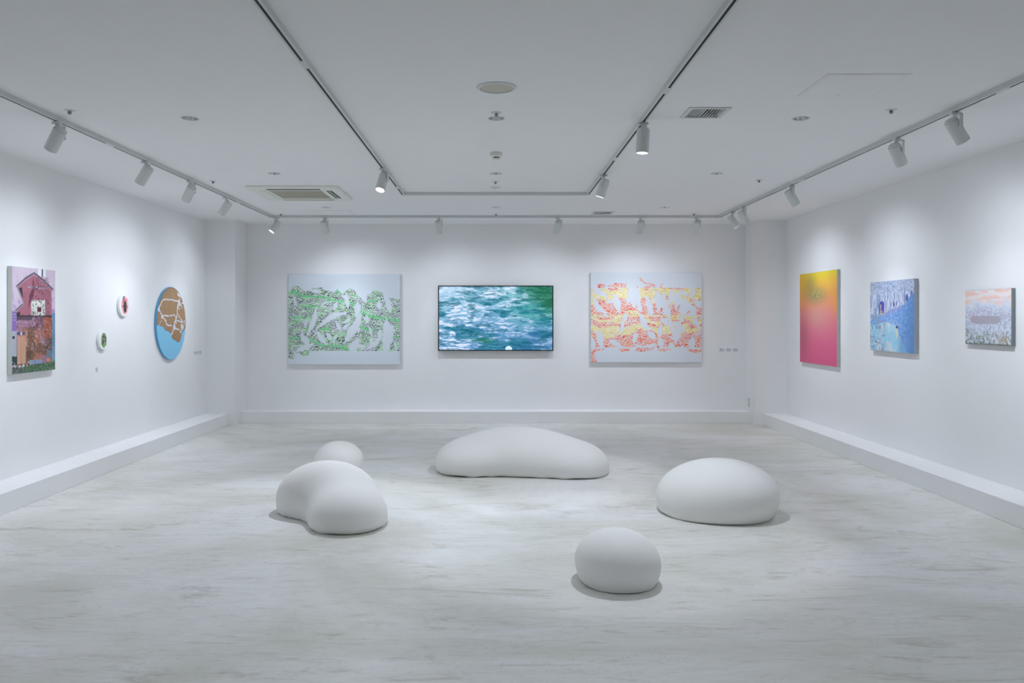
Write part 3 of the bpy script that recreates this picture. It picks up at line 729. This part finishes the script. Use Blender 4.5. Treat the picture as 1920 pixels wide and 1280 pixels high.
def art_red(U, V):
    r = np.hypot((U - .55) / .9, (V - .5)); a = np.arctan2(V - .5, U - .55)
    C = full(U, (232, 232, 236)); n = fbm(U * 9, V * 9, 3)
    ring = np.sin((r + (n - .5) * .06) * 120) > .1
    C = mixc(C, (226, 120, 132), ((r < .43) & ring) * .85); C = mixc(C, (222, 88, 100), ((r < .36) & (n > .5)) * .7)
    C = mixc(C, (44, 46, 48), (np.hypot((U - .56) / .62, (V - .56)) + (n - .5) * .12 < .27) * 1.0)
    C = mixc(C, (80, 84, 96), ((np.hypot((U - .42) / .8, (V - .2)) + (n - .5) * .15 < .14) & (fbm(U * 22, V * 22, 9) > .42)) * .9)
    C = mixc(C, (130, 136, 130), ((fbm(U * 26, V * 20, 12) > .66) & (r < .22)) * .7)
    return C
def art_leaf(U, V):
    C = full(U, (232, 236, 234)); n = fbm(U * 9, V * 9, 5)
    r = np.hypot((U - .55) / .88, (V - .5)); C = mixc(C, (120, 190, 96), ((r + (n - .5) * .2 < .42) & (U < .5) & (fbm(U * 18, V * 18, 2) > .4)) * .8)
    body = np.hypot((U - .56) / .72, (V - .5)) + (n - .5) * .14 < .40
    C = np.where(body[..., None], mixc(full(U, (62, 84, 58)), (178, 182, 148), sm(.5, .58, fbm(U * 12, V * 14, 8))), C)
    C = mixc(C, (36, 42, 36), (body & (fbm(U * 20, V * 16, 19) > .56)) * .9)
    C = mixc(C, (108, 172, 84), (body & (V > .68) & (fbm(U * 20, V * 22, 29) > .5)) * .8)
    return C
def art_pink(U, V):
    n = fbm(U * 2.2, V * 2.2, 4)
    t = V + (n - .5) * .12
    C = np.stack([np.interp(t, [0, .12, .30, .45, .62, .8, 1], [228, 228, 222, 216, 214, 216, 212]),
                  np.interp(t, [0, .12, .30, .45, .62, .8, 1], [206, 178, 142, 128, 112, 98, 90]),
                  np.interp(t, [0, .12, .30, .45, .62, .8, 1], [52, 66, 94, 118, 132, 134, 130])], -1)
    C = mixc(C, (206, 150, 44), sm(.45, .05, U) * sm(.5, .1, V) * .45); C = mixc(C, (224, 150, 60), sm(.75, 1, U) * sm(.1, .3, V) * (1 - sm(.3, .55, V)) * .6)
    C = mixc(C, (140, 132, 78), np.exp(-(((U - .30) / .16) ** 2 + ((V - .14) / .12) ** 2)) * .55)
    C = mixc(C, (134, 130, 84), np.exp(-(((U - .46) / .26) ** 2 + ((V - .25) / .085) ** 2)) * .9)
    C = mixc(C, (198, 152, 142), np.exp(-(((U - .5) / .3) ** 2 + ((V - .48) / .14) ** 2)) * .55)
    C = mixc(C, (150, 84, 96), np.exp(-(((U - .1) / .16) ** 2 + ((V - .7) / .25) ** 2)) * .5)
    dots = sm(.60, .74, fbm(U * 90, V * 90, 9, 2)) * np.exp(-((U - .5) / .17) ** 2 - ((V - .235) / .06) ** 2)
    C = mixc(C, (232, 220, 120), dots * .8)
    return C
def art_cave(U, V):
    X = U * 1.27
    dab = fbm(X * 70, V * 70, 2, 3); dab2 = fbm(X * 110, V * 90, 3, 2); dr = fbm(X * 80, V * 9, 7, 4); big = fbm(X * 4, V * 4, 9, 4)
    C = mixc(full(U, (142, 160, 192)), (200, 209, 228), sm(.36, .62, dab)); C = mixc(C, (104, 120, 160), sm(.62, .70, dab2) * .8)
    C = mixc(C, (176, 176, 190), sm(.5, .65, big) * .35)
    drip = sm(.10, .22, V + (big - .5) * .1) * (V < .50)
    C = mixc(C, (210, 217, 234), drip * sm(.49, .56, dr) * .85); C = mixc(C, (106, 122, 168), drip * sm(.44, .38, dr) * .75)
    ridge = np.interp(U, [0, .35, .55, .8, .95, 1], [.56, .46, .40, .34, .21, .18]) + (fbm(X * 18, V * 3, 33) - .5) * .03
    below = V > ridge
    blue = mixc(full(U, (104, 150, 212)), (162, 192, 232), sm(.38, .62, dab)); blue = mixc(blue, (78, 126, 178), sm(.58, 1, U) * .65); blue = mixc(blue, (84, 120, 190), sm(.6, .7, dab2) * .6)
    C = np.where(below[..., None], blue, C)
    C = mixc(C, (164, 142, 196), np.exp(-((V - ridge - .015) / .02) ** 2) * (U > .33) * (U < .75) * sm(.35, .55, dab2))
    for (x, y, w2, h2) in ((.5, .33, .010, .028), (.565, .335, .015, .03), (.62, .325, .010, .028), (.85, .25, .022, .05), (.95, .19, .01, .025)):
        C = mixc(C, (78, 80, 156), sm(1.3, .7, np.hypot((U - x) / w2, (V - y) / h2) + (dab2 - .5) * .6))
    jag = (fbm(X * 14, V * 14, 45) - .5) * .06
    path = poly_m(U + jag, V + jag * .5, [(.18, .62), (.35, .57), (.60, .63), (.66, .70), (.75, .85), (.88, 1.01), (-.1, 1.01), (-.1, .60)])
    pc = mixc(full(U, (148, 200, 222)), (204, 212, 216), sm(.42, .60, fbm(X * 7, V * 9, 21)) * sm(.75, .45, U)); pc = mixc(pc, (190, 214, 232), sm(.5, .6, dab) * .5)
    pc = mixc(pc, (120, 148, 182), sm(.50, .62, fbm(X * 40, V * 40, 23, 3)) * sm(.5, .15, U) * .9)
    pc = mixc(pc, (150, 136, 160), sm(.60, .70, fbm(X * 13, V * 13, 25)) * (U < .36) * .8)
    pc = mixc(pc, (96, 150, 200), sm(.60, .75, U) * .6)
    C = np.where(path[..., None], pc, C)
    C = mixc(C, (132, 160, 184), (U < .33) * (V > .47) * (~path) * sm(.42, .58, fbm(X * 20, V * 16, 5)) * .8)
    m = (np.hypot((U - .285) / .062, (V - .345) / .065) + (dab2 - .5) * .2 < 1) | ((np.abs(U - .28) < .06) & (V > .34) & (V < .46))
    C = np.where(m[..., None], mixc(full(U, (76, 66, 160)), (98, 88, 184), dab), C)
    C = mixc(C, (192, 188, 160), ((np.abs(U - .26 + (dab - .5) * .02) < .012) & (V > .33) & (V < .46)) * .9)
    C = mixc(C, (188, 180, 140), ((np.hypot((U - .29) / .058, (V - .455) / .04) < 1) & (dab > .48)) * .9)
    sq = (np.abs(U - .29) < .05) & (V > .49) & (V < .57); C = mixc(C, (128, 164, 220), sq * .9)
    C = mixc(C, (172, 124, 196), ((np.abs(U - .29) < .055) & (np.abs(V - .572) < .006)) * .9)
    C = mixc(C, (214, 210, 192), sm(1.15, .9, np.hypot((U - .63) / .024, (V - .735) / .075)) * .95)
    C = mixc(C, (60, 60, 84), sm(1.2, .8, np.hypot((U - .63) / .017, (V - .652) / .02)))
    return C
def art_pond(U, V):
    X = U * 1.37; n = fbm(X * 5, V * 10, 3); f = fbm(X * 60, V * 52, 5, 4); l = fbm(X * 8, V * 40, 7); st = fbm(X * 70, V * 22, 17, 3)
    C = mixc(full(U, (228, 218, 218)), (236, 190, 176), sm(.44, .6, fbm(X * 5, V * 26, 2, 4)) * .85)
    C = mixc(C, (208, 215, 227), sm(.14, .32, V + (n - .5) * .25)); C = mixc(C, (158, 162, 184), sm(.24, .42, V + (n - .5) * .2) * sm(.44, .60, f) * .8)
    C = mixc(C, (186, 166, 186), sm(.28, .40, V) * sm(.56, .46, V) * sm(.5, .64, fbm(X * 16, V * 14, 9)) * .55)
    low = sm(.56, .72, V + (n - .5) * .1); C = mixc(C, (202, 210, 228), low * .7)
    C = mixc(C, (104, 112, 128), sm(.48, .85, V) * sm(.55, .63, st) * .85)
    C = mixc(C, (222, 226, 238), sm(.5, .8, V) * sm(.56, .64, fbm(X * 46, V * 24, 27, 3)) * .8)
    C = mixc(C, (122, 128, 96), sm(.70, .98, V + .35 * np.maximum(.3 - U, 0)) * sm(.46, .60, fbm(X * 30, V * 26, 15, 4)) * .85)
    C = mixc(C, (176, 152, 130), np.exp(-(((U - .82) / .1) ** 2 + ((V - .92) / .08) ** 2)) * sm(.4, .6, f) * .9)
    dx = np.abs(U - .45) / .33; dy = np.where(V < .54, (.54 - V) / .065, (V - .54) / .085)
    lake = sm(1.06, .94, (dx ** 5 + dy ** 3) ** .25 + (n - .5) * .08)
    C = mixc(C, mixc(full(U, (162, 162, 176)), (178, 166, 178), l), lake)
    C = mixc(C, (196, 150, 150), np.exp(-(((U - .17) / .04) ** 2 + ((V - .52) / .04) ** 2)) * .35)
    C = mixc(C, (90, 96, 98), (V > .98) * .6)
    return C

def paint_mesh(name, W, H, nx, ny, fn, m, parent, yoff=0.0, circle=False, gain=1.15):
    """paint layer in the local xz plane facing local -y, centred on the parent's origin"""
    us = np.linspace(0, 1, nx); vs = np.linspace(0, 1, ny)
    if circle:
        # polar disc: ny rings x nx spokes
        rr = np.linspace(0, 1, ny)[:, None]; aa = np.linspace(0, 2 * np.pi, nx, endpoint=False)[None]
        U = .5 + .5 * rr * np.cos(aa); V = .5 + .5 * rr * np.sin(aa)
    else:
        U, V = np.meshgrid(us, vs)
    C = np.minimum(lin(np.clip(fn(U, V), 0, 255) / 255.0 * .99999) * gain, .92)
    co = np.stack([(U - .5) * W, np.full(U.shape, yoff), (.5 - V) * H], -1).reshape(-1, 3)
    if circle:
        i = np.arange(nx); i2 = (i + 1) % nx; q = []
        for j in range(ny - 1): q.append(np.stack([j * nx + i, j * nx + i2, (j + 1) * nx + i2, (j + 1) * nx + i], -1))
        q = np.concatenate(q)
    else:
        j, i = np.meshgrid(np.arange(ny - 1), np.arange(nx - 1), indexing='ij'); a = (j * nx + i).ravel()
        q = np.stack([a, a + nx, a + nx + 1, a + 1], -1)
    me = bpy.data.meshes.new(name)
    me.vertices.add(len(co)); me.vertices.foreach_set('co', co.ravel().astype(np.float32))
    me.loops.add(q.size); me.loops.foreach_set('vertex_index', q.ravel().astype(np.int32))
    me.polygons.add(len(q)); me.polygons.foreach_set('loop_start', (np.arange(len(q)) * 4).astype(np.int32))
    try: me.polygons.foreach_set('loop_total', np.full(len(q), 4, np.int32))
    except Exception: pass
    me.update(calc_edges=True)
    at = me.color_attributes.new('paint', 'FLOAT_COLOR', 'POINT')
    rgba = np.ones((len(co), 4), np.float32); rgba[:, :3] = C.reshape(-1, 3)
    at.data.foreach_set('color', rgba.ravel())
    me.materials.append(m)
    o = bpy.data.objects.new(name, me); COL.objects.link(o); o.parent = parent
    return o

M_paint = art_mat('painted_canvas', 0.55, bump=0.15)
M_paint_s = art_mat('smooth_painted_panel', 0.45)
def painting(name, label, side, a, b, z0, z1, t, fn, res, edge, m=None, cat='painting'):
    """side: 'B' back wall (a,b = x range), 'L'/'R' side walls (a,b = y range)"""
    W = b - a; H = z1 - z0; c = (a + b) / 2; z = (z0 + z1) / 2
    if side == 'B': loc, rz = (c, YB - .002, z), 0
    elif side == 'L': loc, rz = (-WX + .002, c, z), math.pi / 2
    else: loc, rz = (WX - .002, c, z), -math.pi / 2
    # local -y looks into the room, local +x is to the viewer's right in front of the piece
    th = thing(name, label, cat, loc, rz)
    bm = bx(-W / 2, W / 2, -t, 0, -H / 2, H / 2)
    bevel(bm, .002, 2)
    obj('stretched_edge', bm, edge, th)
    paint_mesh('painted_face', W - .003, H - .003, res[0], res[1], fn, m or M_paint, th, -t - .0006)
    return th
M_ed_grey = mat('canvas_edge_grey', (188, 192, 188), 0.8)
M_ed_blue = mat('canvas_edge_slate', (168, 174, 182), 0.8)
M_ed_white = mat('painted_white_edge', (212, 220, 228), 0.6)
M_ed_dark = mat('canvas_edge_green_grey', (128, 136, 136), 0.8)
KB = YB / F_PX
def bX(px): return (px - 929) * KB
def bZ(py): return CAM_H + (596 - py) * KB
kf = (YB - .04) / YB
painting('green_line_painting', 'large pale painting of broken green and black contour lines, left of the sea screen', 'B', bX(541) * kf, bX(750) * kf, bZ(682.5), bZ(514.5), .04, art_green, (640, 500), M_ed_white, M_paint_s)
painting('orange_line_painting', 'large pale painting of broken red and yellow lines, right of the sea screen', 'B', bX(1107.5) * kf, bX(1315.5) * kf, bZ(678.5), bZ(511), .04, art_orange, (640, 500), M_ed_white, M_paint_s)
painting('house_painting', 'tall painting of a pink gabled house, nearest work on the left wall', 'L', 6.492, 7.13, CAM_H - .453, CAM_H + .417, .037, art_house, (260, 360), M_canvas)
painting('gradient_painting', 'tall yellow to pink gradient painting on the right wall nearest the corner', 'R', 9.20, 10.32, CAM_H - .557, CAM_H + .553, .034, art_pink, (260, 260), M_ed_grey)
painting('cave_painting', 'blue dotted painting of a cave path with a tiny figure, middle of the right wall', 'R', 7.495, 8.376, CAM_H - .330, CAM_H + .365, .038, art_cave, (380, 300), M_ed_blue)
painting('pond_painting', 'smallest painting on the right wall, a grey pond under a pink sky', 'R', 6.095, 6.694, CAM_H - .212, CAM_H + .225, .030, art_pond, (340, 260), M_ed_dark)

def round_panel(name, label, y, zrel, r, t, fn, rim, res, m=M_paint):
    th = thing(name, label, 'round painting', (-WX + .002, y, CAM_H + zrel), math.pi / 2)
    R = Matrix.Rotation(math.pi / 2, 4, 'X')
    bm = bmesh.new(); lathe(bm, [(0, 0), (r - .006, 0), (r, .003), (r, t - .003), (r - .003, t), (0, t)], 96, R)
    obj('round_panel', bm, rim, th, smooth=True)
    paint_mesh('painted_face', 2 * r - .006, 2 * r - .006, res[0], res[1], fn, m, th, -t - .0006, circle=True)
    return th
round_panel('land_painting', 'large round panel of brown land with white cracks over bright blue', 9.725, -.064, .435, .026, art_land, mat('blue_rim', (86, 160, 206), 0.5), (420, 160), M_paint_s)
round_panel('red_disc_painting', 'small white disc with red rings round a black centre, upper of the two small discs', 8.485, .131, .117, .026, art_red, mat('white_rim', (226, 228, 230), 0.5), (160, 50))
round_panel('green_disc_painting', 'small white disc with a dark green plant, lower of the two small discs', 8.035, -.22, .094, .026, art_leaf, mat('white_rim', (226, 228, 230), 0.5), (160, 50))

# ---- television
def television():
    x0, x1 = bX(821.5) , bX(1037.5); z0, z1 = bZ(657.5), bZ(535.2)
    k = (YB - .06) / YB; x0 *= k; x1 *= k; z0 = CAM_H + (z0 - CAM_H) * k; z1 = CAM_H + (z1 - CAM_H) * k
    W, H = x1 - x0, z1 - z0
    t = thing('television', 'wide wall-mounted screen with a thin black frame showing rippling sea water', 'television', ((x0 + x1) / 2, YB - .002, (z0 + z1) / 2))
    obj('back_casing', bevel(bx(-W / 2 + .01, W / 2 - .01, -.050, 0, -H / 2 + .01, H / 2 - .01), .004), M_black, t)
    fb = frame_bm(W / 2, H / 2, .014, .0, .018)
    bmesh.ops.rotate(fb, verts=list(fb.verts), cent=(0, 0, 0), matrix=Matrix.Rotation(math.pi / 2, 3, 'X'))
    bmesh.ops.translate(fb, verts=list(fb.verts), vec=(0, -.046, 0))
    obj('screen_frame', fb, M_black, t)
    paint_mesh('screen', W - .027, H - .027, 620, 340, art_sea, art_mat('lit_screen', 0.25, True, 0.95), t, -.0585, gain=1.0)
television()

# ---- captions
def caption(label, side, p, z, w=.075, h=.045, rnd=False, dot=True):
    if side == 'B': loc, rz = (p, YB - .0003, z), 0
    else: loc, rz = (-WX + .0003, p, z), math.pi / 2
    t = thing('caption_card', label, 'caption card', loc, rz, 'artwork caption cards')
    if rnd:
        bm = bmesh.new(); lathe(bm, [(0, 0), (w / 2, 0), (w / 2, .0012), (0, .0012)], 32, Matrix.Rotation(math.pi / 2, 4, 'X'))
        obj('card', bm, mat('grey_label', (205, 209, 213), .6), t)
        bm = bx(-.012, .012, -.0019, -.0013, .004, .007); add_box(bm, -.009, .012, -.0019, -.0013, -.004, -.001)
    else:
        obj('card', bx(-w / 2, w / 2, -.0012, 0, -h / 2, h / 2), mat('caption_white', (226, 228, 232), .6), t)
        bm = bx(-w / 2 + .006, w / 2 - .025, -.0019, -.0013, h / 2 - .014, h / 2 - .008)
        add_box(bm, -w / 2 + .006, w / 2 - .03, -.0019, -.0013, h / 2 - .023, h / 2 - .0195)
        add_box(bm, -w / 2 + .006, w / 2 - .018, -.0019, -.0013, -h / 2 + .005, -h / 2 + .008)
    obj('printed_text', bm, M_ink, t)
    if dot:
        bm = bmesh.new(); lathe(bm, [(0, .0013), (.0055, .0013), (.0055, .0021), (0, .0021)], 16, Matrix.Rotation(math.pi / 2, 4, 'X'))
        obj('sticker_dot', bm, mat('dark_dot', (40, 42, 60), .6), t, loc=(w / 2 - .011, 0, -.004))
for n, px in (('left', 1353.5), ('middle', 1366.3), ('right', 1379)):
    caption('%s one of three small caption cards right of the orange line painting' % n, 'B', bX(px), bZ(656))
for n, y in (('nearest', 10.555), ('middle', 10.65), ('farthest', 10.745)):
    caption('%s of three small caption cards on the left wall by the corner pier' % n, 'L', y, CAM_H - .456)
caption('small round caption label on the left wall below the green disc', 'L', 7.95, CAM_H - .507, .05, .05, True, False)

# ---- wall switch plate on the side of the right pier
t = thing('switch_plate', 'small grey switch plate low on the side of the right corner pier', 'switch plate', (PX - .0003, 11.20, CAM_H - 1.165))
obj('plate', bevel(bx(-.008, 0, -.037, .037, -.062, .062), .002), M_track, t)
obj('rocker', bevel(bx(-.012, -.008, -.016, .016, -.032, .032), .001), M_plastic, t)

# ---- scrap on the floor by the right plinth
bm = bmesh.new()
pts = [(-.075 * math.cos(a), .045 * math.sin(a)) for a in np.linspace(0, math.pi, 15)]
va = [bm.verts.new((x, -y, 0.0005)) for x, y in pts]; vb = [bm.verts.new((x * .82, -y * .78, 0.0005)) for x, y in pts]
vc = [bm.verts.new((x, -y, 0.006)) for x, y in pts]; vd = [bm.verts.new((x * .82, -y * .78, 0.006)) for x, y in pts]
for i in range(14):
    for p, q in ((va, vb), (vb, vd), (vd, vc), (vc, va)): bm.faces.new((p[i], p[i + 1], q[i + 1], q[i]))
for i in (0, 14): bm.faces.new((va[i], vb[i], vd[i], vc[i]))
o = obj('plastic_scrap', bm, M_card, loc=(3.52, 7.36, 0)); tag(o, 'curved scrap of white plastic lying on the floor beside the right plinth', 'scrap')
